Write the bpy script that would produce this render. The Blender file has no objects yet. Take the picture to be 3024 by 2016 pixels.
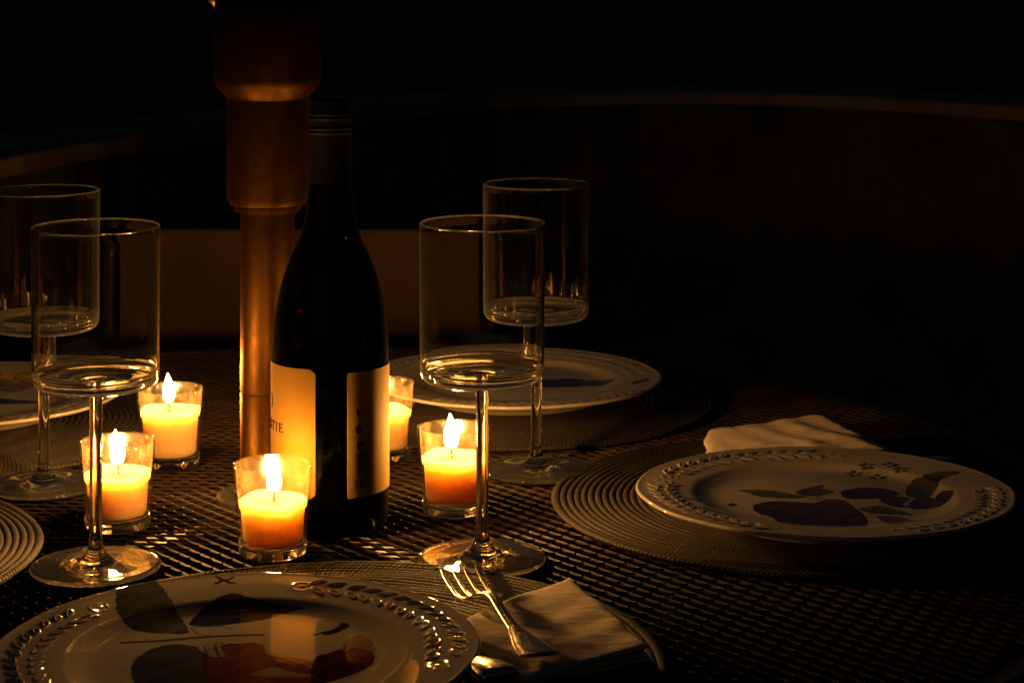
import bpy, bmesh, math, random
import numpy as np
from mathutils import Vector, Matrix, noise
random.seed(4)
PI = math.pi
scene = bpy.context.scene
col = scene.collection

# ------------------------------------------------------------------ camera, light, exposure
TOP = 0.72                       # table top above the ground
H = 0.40                         # camera above the table top
F = 6057.0                       # focal length in photo pixels
YH = -120.0                      # horizon row in photo pixels
cam = bpy.data.cameras.new('camera')
cam.sensor_width = 36.0
cam.lens = 36.0 * F / 3024.0
cam.shift_y = -(1008.0 - YH) / 3024.0
cam.clip_start = 0.02
cam.clip_end = 900.0
cam.dof.use_dof = True
cam.dof.focus_distance = 1.42
cam.dof.aperture_fstop = 19.0
camo = bpy.data.objects.new('camera', cam)
col.objects.link(camo)
camo.location = (0, 0, TOP + H)
camo.rotation_euler = (PI / 2, 0, 0)
scene.camera = camo

SKY = 0.0012
SUN = 0.0008
FLAME = 1150.0
el, az = math.radians(24), math.radians(200)
world = bpy.data.worlds.new('World')
scene.world = world
world.use_nodes = True
wn = world.node_tree
bg = wn.nodes['Background']
sky = wn.nodes.new('ShaderNodeTexSky')
sky.sky_type = 'NISHITA'
sky.sun_disc = False
sky.sun_elevation = el
sky.sun_rotation = az
wn.links.new(sky.outputs[0], bg.inputs[0])
bg.inputs[1].default_value = SKY
sd = bpy.data.lights.new('moonlight', 'SUN')
sd.energy = SUN
sd.angle = math.radians(0.5)
sd.color = (1, .95, .88)
so = bpy.data.objects.new('moonlight', sd)
col.objects.link(so)
dvec = Vector((math.sin(az) * math.cos(el), math.cos(az) * math.cos(el), math.sin(el)))
so.rotation_euler = dvec.to_track_quat('Z', 'Y').to_euler()
so.location = (0, -3, 6)

vs = scene.view_settings
vs.view_transform = 'Standard'
vs.look = 'None'
vs.exposure = 0.0
vs.gamma = 1.0
vs.use_curve_mapping = False
scene.render.engine = 'CYCLES'
cy = scene.cycles
cy.use_denoising = True
cy.denoiser = 'OPENIMAGEDENOISE'
cy.max_bounces = 16
cy.transmission_bounces = 14
cy.glossy_bounces = 8
cy.transparent_max_bounces = 24
cy.diffuse_bounces = 3
cy.sample_clamp_indirect = 14.0
cy.caustics_refractive = True
cy.caustics_reflective = True
cy.blur_glossy = 0.0
cy.use_light_tree = True
cy.adaptive_threshold = 0.005


# ------------------------------------------------------------------ helpers
def at(x, y, z=0.0):
    """photo pixel -> point at height z above the table top (ray cast on that level)"""
    D = (H - z) * F / (y - YH)
    return Vector(((x - 1512.0) / F * D, D, TOP + z))


def at2(x, y, z=0.0):
    return at(x * 3024 / 2352, y * 3024 / 2352, z)


def tag(o, label=None, cat=None, group=None, kind=None):
    if label: o['label'] = label
    if cat: o['category'] = cat
    if group: o['group'] = group
    if kind: o['kind'] = kind
    return o


def empty(name, loc, rz=0.0):
    o = bpy.data.objects.new(name, None)
    o.empty_display_size = 0.05
    o.location = loc
    o.rotation_euler = (0, 0, rz)
    col.objects.link(o)
    return o


def mesh_obj(name, verts, faces, mats, parent=None, smooth=True, sharp=None, loc=None):
    me = bpy.data.meshes.new(name)
    me.from_pydata([tuple(v) for v in verts], [], faces)
    if not isinstance(mats, (list, tuple)): mats = [mats]
    for m in mats: me.materials.append(m)
    if smooth: me.polygons.foreach_set('use_smooth', [True] * len(me.polygons))
    me.update()
    if sharp is not None: me.set_sharp_from_angle(angle=math.radians(sharp))
    o = bpy.data.objects.new(name, me)
    col.objects.link(o)
    if parent: o.parent = parent
    if loc is not None: o.location = loc
    return o


def lathe(prof, n=96, closed=False):
    """prof: list of (r, z); r==0 ends become poles. Returns verts, faces"""
    V, Fc, rows = [], [], []
    for r, z in prof:
        if r < 1e-6:
            rows.append([len(V)]); V.append((0, 0, z))
        else:
            row = []
            for k in range(n):
                a = 2 * PI * k / n
                row.append(len(V)); V.append((r * math.cos(a), r * math.sin(a), z))
            rows.append(row)
    pairs = list(zip(rows[:-1], rows[1:]))
    if closed: pairs.append((rows[-1], rows[0]))
    for a, b in pairs:
        if len(a) == 1 and len(b) == 1: continue
        for k in range(n):
            k2 = (k + 1) % n
            if len(a) == 1: Fc.append((a[0], b[k2], b[k]))
            elif len(b) == 1: Fc.append((a[k], a[k2], b[0]))
            else: Fc.append((a[k], a[k2], b[k2], b[k]))
    return V, Fc


def arc(cx, cz, r, a0, a1, n):
    return [(cx + r * math.cos(math.radians(a0 + (a1 - a0) * k / n)), cz + r * math.sin(math.radians(a0 + (a1 - a0) * k / n))) for k in range(n + 1)]


def smooth_prof(pts, sub=6):
    out = []
    P = [pts[0]] + list(pts) + [pts[-1]]
    for i in range(1, len(P) - 2):
        p0, p1, p2, p3 = P[i - 1], P[i], P[i + 1], P[i + 2]
        for s in range(sub):
            t = s / sub
            out.append(tuple(0.5 * ((2 * p1[k]) + (-p0[k] + p2[k]) * t + (2 * p0[k] - 5 * p1[k] + 4 * p2[k] - p3[k]) * t * t + (-p0[k] + 3 * p1[k] - 3 * p2[k] + p3[k]) * t ** 3) for k in range(len(p1))))
    out.append(tuple(pts[-1]))
    return out


def box(cx, cy_, cz, sx, sy, sz):
    V = [(cx + i * sx / 2, cy_ + j * sy / 2, cz + k * sz / 2) for i in (-1, 1) for j in (-1, 1) for k in (-1, 1)]
    Fc = [(0, 1, 3, 2), (4, 6, 7, 5), (0, 4, 5, 1), (2, 3, 7, 6), (0, 2, 6, 4), (1, 5, 7, 3)]
    return V, Fc


def join(lst):
    V, Fc = [], []
    for v, f in lst:
        b = len(V); V += list(v); Fc += [tuple(i + b for i in q) for q in f]
    return V, Fc


def tube(path, rad, n=10, caps=True):
    """path: list of Vector; rad: float or list"""
    V, Fc = [], []
    m = len(path)
    up = Vector((0, 0, 1))
    for i, p in enumerate(path):
        t = (path[min(i + 1, m - 1)] - path[max(i - 1, 0)]).normalized()
        a = t.cross(up)
        if a.length < 1e-3: a = t.cross(Vector((0, 1, 0)))
        a.normalize(); b = a.cross(t)
        r = rad[i] if isinstance(rad, (list, tuple)) else rad
        rx, ry = r if isinstance(r, (list, tuple)) else (r, r)
        for k in range(n):
            w = 2 * PI * k / n
            V.append(tuple(p + a * (rx * math.cos(w)) + b * (ry * math.sin(w))))
    for i in range(m - 1):
        for k in range(n):
            k2 = (k + 1) % n
            Fc.append((i * n + k, i * n + k2, (i + 1) * n + k2, (i + 1) * n + k))
    if caps:
        Fc.append(tuple(range(n - 1, -1, -1)))
        Fc.append(tuple((m - 1) * n + k for k in range(n)))
    return V, Fc


def rounded_slab(w, h, t, r, n=8, e=0.0):
    """slab in the XZ plane, thickness t along Y, rounded corners and eased edges; centred"""
    pts = []
    for cx, cz, a0 in ((w / 2 - r, h / 2 - r, 0), (-w / 2 + r, h / 2 - r, 90), (-w / 2 + r, -h / 2 + r, 180), (w / 2 - r, -h / 2 + r, 270)):
        pts += arc(cx, cz, r, a0, a0 + 90, n)
    m = len(pts)
    V, Fc = [], []
    for y, ins in ((-t / 2, e), (-t / 2 + e, 0), (t / 2 - e, 0), (t / 2, e)):
        for x, z in pts:
            d = math.hypot(x, z) or 1
            V.append((x - x / (w / 2) * ins, y, z - z / (h / 2) * ins))
    for j in range(3):
        for k in range(m):
            k2 = (k + 1) % m
            Fc.append((j * m + k, j * m + k2, (j + 1) * m + k2, (j + 1) * m + k))
    Fc.append(tuple(range(m)))
    Fc.append(tuple(3 * m + k for k in range(m - 1, -1, -1)))
    return V, Fc


# ------------------------------------------------------------------ materials
class NT:
    def __init__(self, name):
        self.m = bpy.data.materials.new(name)
        self.m.use_nodes = True
        self.t = self.m.node_tree
        self.t.nodes.clear()
        self.out = self.t.nodes.new('ShaderNodeOutputMaterial')

    def n(self, kind, ins=None, **kw):
        nd = self.t.nodes.new('ShaderNode' + kind)
        for k, v in kw.items(): setattr(nd, k, v)
        for k, v in (ins or {}).items():
            s = nd.inputs[k]
            if isinstance(v, bpy.types.NodeSocket): self.t.links.new(v, s)
            elif isinstance(v, (tuple, list)) and len(v) == 3 and s.type == 'RGBA': s.default_value = (*v, 1)
            else: s.default_value = v
        return nd

    def surf(self, s):
        self.t.links.new(s, self.out.inputs['Surface']); return self.m

    def coord(self): return self.n('TexCoord').outputs['Object']

    def noise(self, scale, detail=4, rough=.5, vec=None, dist=0.0):
        return self.n('TexNoise', {'Vector': vec or self.coord(), 'Scale': scale, 'Detail': detail, 'Roughness': rough, 'Distortion': dist}).outputs['Fac']

    def ramp(self, fac, stops):
        nd = self.n('ValToRGB', {'Fac': fac})
        cr = nd.color_ramp
        while len(cr.elements) < len(stops): cr.elements.new(0.5)
        for e, (p, c) in zip(cr.elements, stops):
            e.position = p; e.color = (*c, 1) if len(c) == 3 else c
        return nd.outputs['Color']

    def mr(self, v, a, b, c=0.0, d=1.0):
        return self.n('MapRange', {'Value': v, 'From Min': a, 'From Max': b, 'To Min': c, 'To Max': d}).outputs['Result']

    def math(self, op, a, b=0.0):
        return self.n('Math', {0: a, 1: b}, operation=op).outputs[0]

    def bump(self, h, strength=.3, dist=.001):
        return self.n('Bump', {'Height': h, 'Strength': strength, 'Distance': dist}).outputs['Normal']


def principled(name, base, rough=.5, metal=0.0, bump=None, var=None, **kw):
    """base colour with grain: var=(scale, dark, light) multiplies, bump=(scale, strength, dist)"""
    t = NT(name)
    ins = {'Base Color': base, 'Roughness': rough, 'Metallic': metal}
    if var:
        sc_, lo, hi = var
        f = t.noise(sc_, 5, .6)
        ins['Base Color'] = t.ramp(f, [(.3, tuple(c * lo for c in base)), (.7, tuple(min(1, c * hi) for c in base))])
        ins['Roughness'] = t.mr(t.noise(sc_ * 2.7, 4), .3, .7, max(0, rough - .08), rough + .08)
    if bump: ins['Normal'] = t.bump(t.noise(bump[0], 4, .6), bump[1], bump[2])
    ins.update(kw)
    return t.surf(t.n('BsdfPrincipled', ins).outputs[0])


M = {}
M['lattice'] = principled('dark_brown_enamel', (.044, .028, .020), .55, 0.0, bump=(900, .25, .0003), var=(35, .5, 1.35), **{'Specular IOR Level': .2})
M['rim'] = principled('dark_brown_enamel_rim', (.04, .028, .022), .38, 0.0, bump=(600, .2, .0003), var=(60, .8, 1.2))
M['pole'] = principled('bronze_paint', (.046, .0195, .0033), .46, .75, bump=(350, .15, .0004), var=(45, .78, 1.15), **{'Specular Tint': (1, .55, .2, 1)})
M['pole_dark'] = principled('worn_bronze_ring', (.30, .18, .07), .33, .7, bump=(500, .2, .0003), var=(80, .8, 1.1))
M['cap'] = principled('black_screw_cap', (.016, .015, .014), .34, 0.0, bump=(900, .1, .0002))
M['steel'] = principled('polished_steel', (.80, .72, .60), .19, 1.0, bump=(60, .05, .0002), var=(90, .9, 1.05))
M['ground'] = principled('dark_stone_ground', (.07, .06, .05), .85, 0, bump=(9, .5, .02), var=(3, .6, 1.3))
M['wall'] = principled('dark_render_wall', (.15, .115, .06), .9, 0, bump=(40, .5, .004), var=(7, .45, 1.5))
M['coping'] = principled('terracotta_coping', (.42, .28, .15), .75, 0, bump=(60, .4, .002), var=(9, .6, 1.25))
M['chair_frame'] = principled('dark_chair_metal', (.04, .035, .03), .4, .2, var=(40, .8, 1.2))
M['wick'] = principled('charred_wick', (.015, .01, .008), .9)
M['ink'] = principled('dark_ink', (.012, .005, .003), .9, **{'Specular IOR Level': .1})
M['ink_red'] = principled('dark_red_ink', (.045, .006, .004), .9, **{'Specular IOR Level': .1})


def fabric(name, base, sc_=700.0, fold=25.0, fs=.25):
    t = NT(name)
    c = t.coord()
    wx = t.n('TexWave', {'Vector': c, 'Scale': sc_, 'Distortion': 1.5, 'Detail': 1}, bands_direction='X').outputs['Fac']
    wy = t.n('TexWave', {'Vector': c, 'Scale': sc_, 'Distortion': 1.5, 'Detail': 1}, bands_direction='Y').outputs['Fac']
    weave = t.math('MULTIPLY', wx, wy)
    big = t.noise(fold, 4, .55)
    h = t.math('ADD', t.math('MULTIPLY', weave, .14), t.math('MULTIPLY', big, 1.0))
    cc = t.ramp(t.noise(fold * 3, 5, .6), [(.3, tuple(k * .86 for k in base)), (.7, base)])
    return t.surf(t.n('BsdfPrincipled', {'Base Color': cc, 'Roughness': .95, 'Sheen Weight': .25, 'Sheen Roughness': .5, 'Normal': t.bump(t.math('ADD', h, t.math('MULTIPLY', t.noise(fold * .45, 4, .6, vec=t.n('Mapping', {'Vector': c, 'Rotation': (0, 0, .5), 'Scale': (1, 4.5, 1)}).outputs[0]), 1.6)), fs, .002)}).outputs[0])


M['napkin'] = fabric('linen_napkin', (.80, .66, .54), 420, 75, .6)
M['sling'] = fabric('tan_sling_fabric', (.105, .062, .034), 220, 12, .2)


def mat_cord():
    t = NT('woven_cord')
    c = t.coord()
    sp = t.n('SeparateXYZ', {0: c})
    x, y = sp.outputs[0], sp.outputs[1]
    ang = t.math('ARCTAN2', y, x)
    rad = t.math('SQRT', t.math('ADD', t.math('MULTIPLY', x, x), t.math('MULTIPLY', y, y)))
    tw = t.math('SINE', t.math('ADD', t.math('MULTIPLY', ang, 330.0), t.math('MULTIPLY', rad, 1700.0)))
    nz = t.noise(900, 3, .6)
    h = t.math('ADD', t.math('MULTIPLY', tw, .5), nz)
    cc = t.ramp(t.noise(260, 5, .7), [(.3, (.015, .012, .011)), (.72, (.046, .035, .031))])
    return t.surf(t.n('BsdfPrincipled', {'Base Color': cc, 'Roughness': .72, 'Normal': t.bump(h, .6, .0006)}).outputs[0])


M['cord'] = mat_cord()


def mat_glass(name='clear_glass', colr=(1, 1, 1), ior=1.5, wav=0.0, glow_smears=0.0):
    t = NT(name)
    ins = {'Color': colr, 'Roughness': 0.0, 'IOR': ior}
    if wav: ins['Normal'] = t.bump(t.noise(38, 2, .4), wav, .0006)
    g = t.n('BsdfGlass', ins).outputs[0]
    if glow_smears:      # lit-edge glow put into the colour where the wall turns away, over faint smears
        facing = t.n('LayerWeight', {'Blend': .5}).outputs['Facing']
        sm = t.mr(t.noise(60, 4, .6, vec=t.n('Mapping', {'Vector': t.coord(), 'Scale': (1.6, 1.6, .5)}).outputs[0]), .45, .75, .15, 1.0)
        f = t.math('ADD', t.math('MULTIPLY', t.math('POWER', facing, 4.0), glow_smears * 15), t.math('MULTIPLY', sm, glow_smears * .35))
        d = t.n('MixShader', {0: .5, 1: t.n('BsdfDiffuse', {'Color': (.8, .78, .74)}).outputs[0], 2: t.n('BsdfTranslucent', {'Color': (.8, .78, .74)}).outputs[0]}).outputs[0]
        g = t.n('MixShader', {0: f, 1: g, 2: d}).outputs[0]
    return t.surf(g)


M['glass'] = mat_glass('clear_glass', (.985, .985, .975), 1.5, .10, .014)
M['bottle'] = mat_glass('dark_green_glass', (.36, .40, .20), 1.5, .10, .0045)
M['wine'] = mat_glass('red_wine', (.45, .022, .028), 1.34)


def thin_glass(name, film):
    t = NT(name)
    facing = t.n('LayerWeight', {'Blend': .5}).outputs['Facing']
    f = t.math('ADD', t.math('MULTIPLY', t.math('POWER', facing, 5.0), .7), .036)
    tr = t.n('BsdfTransparent', {'Color': (.98, .97, .94)}).outputs[0]
    gl = t.n('BsdfGlossy', {'Color': (1, 1, 1), 'Roughness': .17 if film else .07, 'Normal': t.bump(t.noise(60, 1, .4), .05, .0005)}).outputs[0]
    s = t.n('MixShader', {0: f, 1: tr, 2: gl}).outputs[0]
    if film:
        c = t.coord()
        a = t.mr(t.noise(110, 5, .65, vec=t.n('Mapping', {'Vector': c, 'Scale': (1, 1, .55)}).outputs[0]), .42, .78, .012, .09)
        spots = t.mr(t.noise(420, 2, .5), .67, .73, 0, .20)
        fac = t.math('ADD', a, spots)
        tl = t.n('BsdfTranslucent', {'Color': (.85, .62, .34)}).outputs[0]
        df = t.n('BsdfDiffuse', {'Color': (.75, .58, .34)}).outputs[0]
        w = t.n('MixShader', {0: .4, 1: tl, 2: df}).outputs[0]
        s = t.n('MixShader', {0: fac, 1: s, 2: w}).outputs[0]
    return t.surf(s)


M['votive'] = thin_glass('thin_votive_glass', False)
M['votive_film'] = thin_glass('waxed_votive_glass', True)


def mat_wax():
    t = NT('candle_wax')
    cc = t.ramp(t.noise(70, 4, .6), [(.3, (.66, .47, .27)), (.7, (.70, .51, .31))])
    return t.surf(t.n('BsdfPrincipled', {'Base Color': cc, 'Roughness': .32, 'IOR': 1.44, 'Subsurface Weight': 1.0,
                                         'Subsurface Radius': (.036, .029, .018), 'Subsurface Scale': 1.0,
                                         'Normal': t.bump(t.noise(160, 3, .5), .25, .0006)}).outputs[0])


M['wax'] = mat_wax()


def mat_flame():
    t = NT('candle_flame')
    g = t.n('Attribute', attribute_name='rise').outputs['Fac']
    st = t.math('MULTIPLY', t.mr(g, 0.05, .6, .01, 1.0), FLAME)
    return t.surf(t.n('Emission', {'Color': (1.0, .46, .105), 'Strength': st}).outputs[0])


M['flame'] = mat_flame()


def mat_china():
    t = NT('glazed_china')
    a = t.n('Attribute', attribute_name='paint').outputs['Color']
    wob = t.noise(22, 3, .5, vec=t.n('Mapping', {'Vector': t.coord(), 'Scale': (.5, 1.8, 1)}).outputs[0])
    fine = t.noise(90, 3, .5)
    n = t.bump(t.math('ADD', wob, t.math('MULTIPLY', fine, .03)), .085, .0010)
    return t.surf(t.n('BsdfPrincipled', {'Base Color': a, 'Roughness': .04, 'IOR': 1.52, 'Normal': n, 'Coat Weight': .3, 'Coat Roughness': .03}).outputs[0])


M['china'] = mat_china()


def mat_paper(name, base):
    t = NT(name)
    cc = t.ramp(t.noise(240, 5, .6), [(.3, tuple(k * .93 for k in base)), (.7, base)])
    return t.surf(t.n('BsdfPrincipled', {'Base Color': cc, 'Roughness': .85, 'Specular IOR Level': .12, 'Normal': t.bump(t.noise(1500, 3, .6), .2, .0002)}).outputs[0])


M['label'] = mat_paper('tan_label_paper', (.135, .070, .007))
M['label_back'] = mat_paper('lightened_back_label_paper', (.27, .165, .040))  # label paper lightened to make up for weak candlelight on this side

# ------------------------------------------------------------------ ground and the low wall behind
V, Fc = [], []
N = 40
for j in range(N + 1):
    for i in range(N + 1):
        u, v = i / N * 2 - 1, j / N * 2 - 1
        x = math.copysign(abs(u) ** 3, u) * 400; y = math.copysign(abs(v) ** 3, v) * 400 + 1.5
        V.append((x, y, 0))
for j in range(N):
    for i in range(N):
        a = j * (N + 1) + i
        Fc.append((a, a + 1, a + N + 2, a + N + 1))
tag(mesh_obj('ground', V, Fc, M['ground'], smooth=False), 'dark stone ground under and around the table', kind='structure')

WS = 1.27
wall_pts = smooth_prof([(a * WS, b * WS) for a, b in [(-.72, 1.80), (-.625, 2.05), (-.567, 2.27), (-.503, 2.486), (-.38, 2.745), (-.23, 3.02), (-.07, 3.25), (.10, 3.37), (.274, 3.42), (.45, 3.38), (.60, 3.27), (.78, 3.03), (.93, 2.72), (1.02, 2.4)]], 6)
WT = TOP + H - .222 * WS


def wall_strip(pts, d0, d1, z0, z1, bev=0.0):
    V, Fc = [], []
    m = len(pts)
    for i, p in enumerate(pts):
        a, b = pts[max(i - 1, 0)], pts[min(i + 1, m - 1)]
        t = Vector((b[0] - a[0], b[1] - a[1])).normalized()
        nrm = Vector((-t.y, t.x))      # outward (away from the table)
        for d, z in ((d0, z0), (d0, z1 - bev), (d0 + bev, z1), (d1, z1), (d1, z0)):
            q = Vector((p[0], p[1])) + nrm * d
            V.append((q.x, q.y, z))
    for i in range(m - 1):
        for k in range(5):
            k2 = (k + 1) % 5
            Fc.append((i * 5 + k, (i + 1) * 5 + k, (i + 1) * 5 + k2, i * 5 + k2))
    Fc.append((0, 1, 2, 3, 4)); Fc.append(tuple((m - 1) * 5 + k for k in (4, 3, 2, 1, 0)))
    return V, Fc


wall = tag(empty('garden_wall', (.2, 3.2, 0)), 'low dark curved garden wall with a reddish coping, behind the table', 'wall')
wl = Vector((-.2, -3.2, 0))
V, Fc = wall_strip(wall_pts, .02, .22, 0, WT - .03)
mesh_obj('wall_body', V, Fc, M['wall'], wall, smooth=False, loc=wl)
V, Fc = wall_strip(wall_pts, 0, .25, WT - .026, WT, .004)
mesh_obj('coping', V, Fc, M['coping'], wall, smooth=False, loc=wl)

# ------------------------------------------------------------------ patio chair behind the table
CX, CYc = -.240, 2.36
chair = tag(empty('patio_chair', (CX, CYc, 0)), 'brown sling patio chair facing the far side of the table', 'chair')
V, Fc = rounded_slab(.402, .40, .018, .022, 8, .004)
mesh_obj('backrest', V, Fc, M['sling'], chair, smooth=True, sharp=40, loc=(0, 0, .8095 - .20))
V, Fc = rounded_slab(.42, .36, .03, .03, 6, .006)
s = mesh_obj('seat', V, Fc, M['sling'], chair, sharp=40, loc=(0, -.17, .43)); s.rotation_euler = (PI / 2, 0, 0)
for sx in (-1, 1):
    V, Fc = tube([Vector((sx * .222, .03, 0)), Vector((sx * .222, .012, .40)), Vector((sx * .222, .012, .78)), Vector((sx * .216, .012, .795))], .010, 10)
    mesh_obj('leg', V, Fc, M['chair_frame'], chair)
    V, Fc = tube([Vector((sx * .222, -.33, 0)), Vector((sx * .222, -.33, .40)), Vector((sx * .222, -.32, .425))], .010, 10)
    mesh_obj('leg', V, Fc, M['chair_frame'], chair)
    V, Fc = tube([Vector((sx * .222, -.33, .425)), Vector((sx * .222, .0, .435))], .009, 10)
    mesh_obj('seat_rail', V, Fc, M['chair_frame'], chair)

# ------------------------------------------------------------------ table
TC = Vector((-.1824, 1.53, TOP))
TR = .60
table = tag(empty('patio_table', (TC.x, TC.y, 0)), 'round dark metal mesh patio table under the place settings', 'table')
LW, SW = .0265, .0112
ux = Vector((.888, -.46)).normalized(); uy = Vector((.46, .888)).normalized()
V, Fc = [], []
ni, nj = int(TR / (LW / 2)) + 2, int(TR / (SW / 2)) + 2
wd, th = .00062, .00055
for i in range(-ni, ni + 1):
    for j in range(-nj, nj + 1):
        if (i + j) % 2: continue
        p = ux * (i * LW / 2) + uy * (j * SW / 2)
        for dj in (1, -1):
            q = ux * ((i + 1) * LW / 2) + uy * ((j + dj) * SW / 2)
            if p.length > TR - .012 or q.length > TR - .012: continue
            if min(p.length, q.length) < .030: continue
            d = (q - p).normalized(); n2 = Vector((-d.y, d.x))
            sgn = 1 if n2.dot(uy) > 0 else -1
            n2 = n2 * sgn
            b = len(V)
            # strand slightly twisted, thicker at the bonds (ends)
            for tt, ww in ((-.06, 1.5), (.16, 1.0), (.84, 1.0), (1.06, 1.5)):
                c = p + (q - p) * tt
                for (a_, z_) in ((-1, -1), (1, -1), (1, 1), (-1, 1)):
                    off = n2 * (a_ * wd * ww)
                    tilt = -a_ * .00045 * dj * (1 if tt in (.16, .84) else .3)
                    V.append((c.x + off.x, c.y + off.y, -.0012 + z_ * th + tilt + (0 if tt in (.16, .84) else .00012)))
            for sgm in range(3):
                for k in range(4):
                    k2 = (k + 1) % 4
                    Fc.append((b + sgm * 4 + k, b + (sgm + 1) * 4 + k, b + (sgm + 1) * 4 + k2, b + sgm * 4 + k2))
lat = mesh_obj('metal_lattice', V, Fc, M['lattice'], table, smooth=False, loc=(0, 0, TOP - .001))
tag(lat, kind='stuff')
# rolled rim
V, Fc = lathe([(TR - .012 + .0 * 0, -.002)] + [(TR + .0085 * math.cos(math.radians(a)), -.010 + .0085 * math.sin(math.radians(a))) for a in range(120, -200, -20)] + [(TR - .012, -.014)], 200, closed=True)
mesh_obj('table_rim', V, Fc, M['rim'], table, sharp=50, loc=(0, 0, TOP))
V, Fc = lathe([(.024, -.004), (.024, .001), (.026, .003), (.036, .003), (.038, .001), (.038, -.004), (.030, -.008)], 64, closed=True)
mesh_obj('umbrella_ring', V, Fc, M['rim'], table, sharp=40, loc=(0, 0, TOP))
for k in range(4):
    a = PI / 4 + k * PI / 2
    c, s_ = math.cos(a), math.sin(a)
    V, Fc = tube([Vector((c * .56, s_ * .56, TOP - .02)), Vector((c * .50, s_ * .50, TOP - .10)), Vector((c * .40, s_ * .40, .40)), Vector((c * .44, s_ * .44, .12)), Vector((c * .50, s_ * .50, .008))], .014, 12)
    mesh_obj('leg', V, Fc, M['rim'], table)
    V, Fc = box(0, 0, -.012, .022, .56 - .03, .010)
    o = mesh_obj('support_bar', V, Fc, M['rim'], table, smooth=False, loc=(c * .30, s_ * .30, TOP - .006))
    o.rotation_euler = (0, 0, a + PI / 2)

# ------------------------------------------------------------------ umbrella pole
pole = tag(empty('umbrella_pole', (TC.x, TC.y, 0)), 'bronze umbrella pole with two thicker collars rising behind the wine bottle', 'umbrella pole')
V, Fc = lathe([(0, .0), (.20, .0), (.205, .01), (.20, .035), (.06, .05), (.035, .06), (.035, .16), (.0205, .165), (.0203, TOP + .0775), (.0198, TOP + .0785), (.0203, TOP + .0795), (.0201, TOP + .23)], 64)
mesh_obj('lower_pole', V, Fc, M['pole'], pole, sharp=35)
z0 = TOP + .2165
V, Fc = lathe([(.0202, z0 - .004), (.0245, z0 - .004), (.0252, z0 - .001), (.0252, z0 + .001), (.0285, z0 + .0015), (.0302, z0 + .006), (.0302, z0 + .090), (.018, z0 + .090)], 72)
mesh_obj('lower_collar', V, Fc, M['pole'], pole, sharp=30)
z1 = TOP + .2985
V, Fc = lathe([(.0300, z1 - .003), (.0312, z1), (.0385, z1 + .0075), (.0400, z1 + .0125), (.0400, z1 + .066), (.0375, z1 + .0715), (.028, z1 + .082), (.020, z1 + .090), (.0195, z1 + .45), (.0195, z1 + .60), (0, z1 + .602)], 72)
mesh_obj('crank_housing', V, Fc, M['pole'], pole, sharp=30)
V, Fc = tube([Vector((-.034, -.010, z1 + .066)), Vector((-.040, -.012, z1 + .074)), Vector((-.048, -.014, z1 + .088)), Vector((-.056, -.016, z1 + .098)), Vector((-.060, -.016, z1 + .14))], [.004, .0045, .004, .0045, .008], 10)
mesh_obj('crank_handle', V, Fc, M['pole_dark'], pole)

# ------------------------------------------------------------------ placemats
MR = .19
coil_meshes = []


def placemat(c, label, rz=0.0):
    mt = tag(empty('placemat', (c[0], c[1], TOP), rz), label, 'placemat', 'round woven placemats')
    pitch = .0052
    k = 0
    if not coil_meshes:
        r = pitch * .5
        while r < MR:
            n = max(24, int(2 * PI * r / .0035))
            w = pitch * (.5 if r + pitch < MR else .62)
            hh = .0017 if r + pitch < MR else .0020
            prof = [(max(r + w * math.cos(t_), 1e-4), .0022 + hh * math.sin(t_)) for t_ in [2 * PI * q / 8 for q in range(8)]]
            Vv, Ff = lathe(prof, n, closed=True)
            # hand-woven wobble
            Vv = [(x * (1 + .0012 * math.sin(3 * math.atan2(y, x) + r * 90)), y * (1 + .0012 * math.cos(2 * math.atan2(y, x) + r * 70)), z + .00035 * math.sin(7 * math.atan2(y, x) + r * 200)) for x, y, z in Vv]
            o = mesh_obj('coil', Vv, Ff, M['cord'], mt)
            coil_meshes.append(o.data)
            r += pitch
    else:
        for me in coil_meshes:
            o = bpy.data.objects.new('coil', me); col.objects.link(o); o.parent = mt
    return mt


placemat((-.105, 1.160), 'placemat under the large front plate and cream napkin', .3)
placemat((.222, 1.512), 'placemat under the plate at the right with plum and leaf print', 1.1)
placemat((-.010, 1.855), 'placemat under the plate behind the wine bottle', 2.0)
placemat((-.475, 1.757), 'placemat under the far left plate with yellow fruit', 2.9)
placemat((-.510, 1.367), 'bare ribbed placemat edge at the lower left beside the front left wine glass', .7)

# ------------------------------------------------------------------ plates
WHITE = np.array((.60, .545, .45))


def smooth_poly(pts, sub=5):
    n = len(pts); out = []
    for i in range(n):
        p0, p1, p2, p3 = (np.array(pts[(i + k) % n], float) for k in (-1, 0, 1, 2))
        for s_ in range(sub):
            t = s_ / sub
            out.append(.5 * (2 * p1 + (p2 - p0) * t + (2 * p0 - 5 * p1 + 4 * p2 - p3) * t * t + (3 * p1 - p0 - 3 * p2 + p3) * t ** 3))
    return np.array(out)


def inside(poly, x, y):
    res = np.zeros(x.shape, bool)
    n = len(poly)
    for i in range(n):
        x0, y0 = poly[i]; x1, y1 = poly[(i + 1) % n]
        if y0 == y1: continue
        c = ((y0 > y) != (y1 > y)) & (x < (x1 - x0) * (y - y0) / (y1 - y0) + x0)
        res ^= c
    return res


def vnoise(x, y, s, seed=0.0):
    """cheap smooth pseudo-noise"""
    v = np.sin(x * s + seed) * np.cos(y * s * 1.3 + seed * 2) + .6 * np.sin(x * s * 2.1 - y * s * 1.7 + seed * 3) + .4 * np.sin(x * s * 3.9 + y * s * 4.3 + seed)
    return v / 2.0


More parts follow.
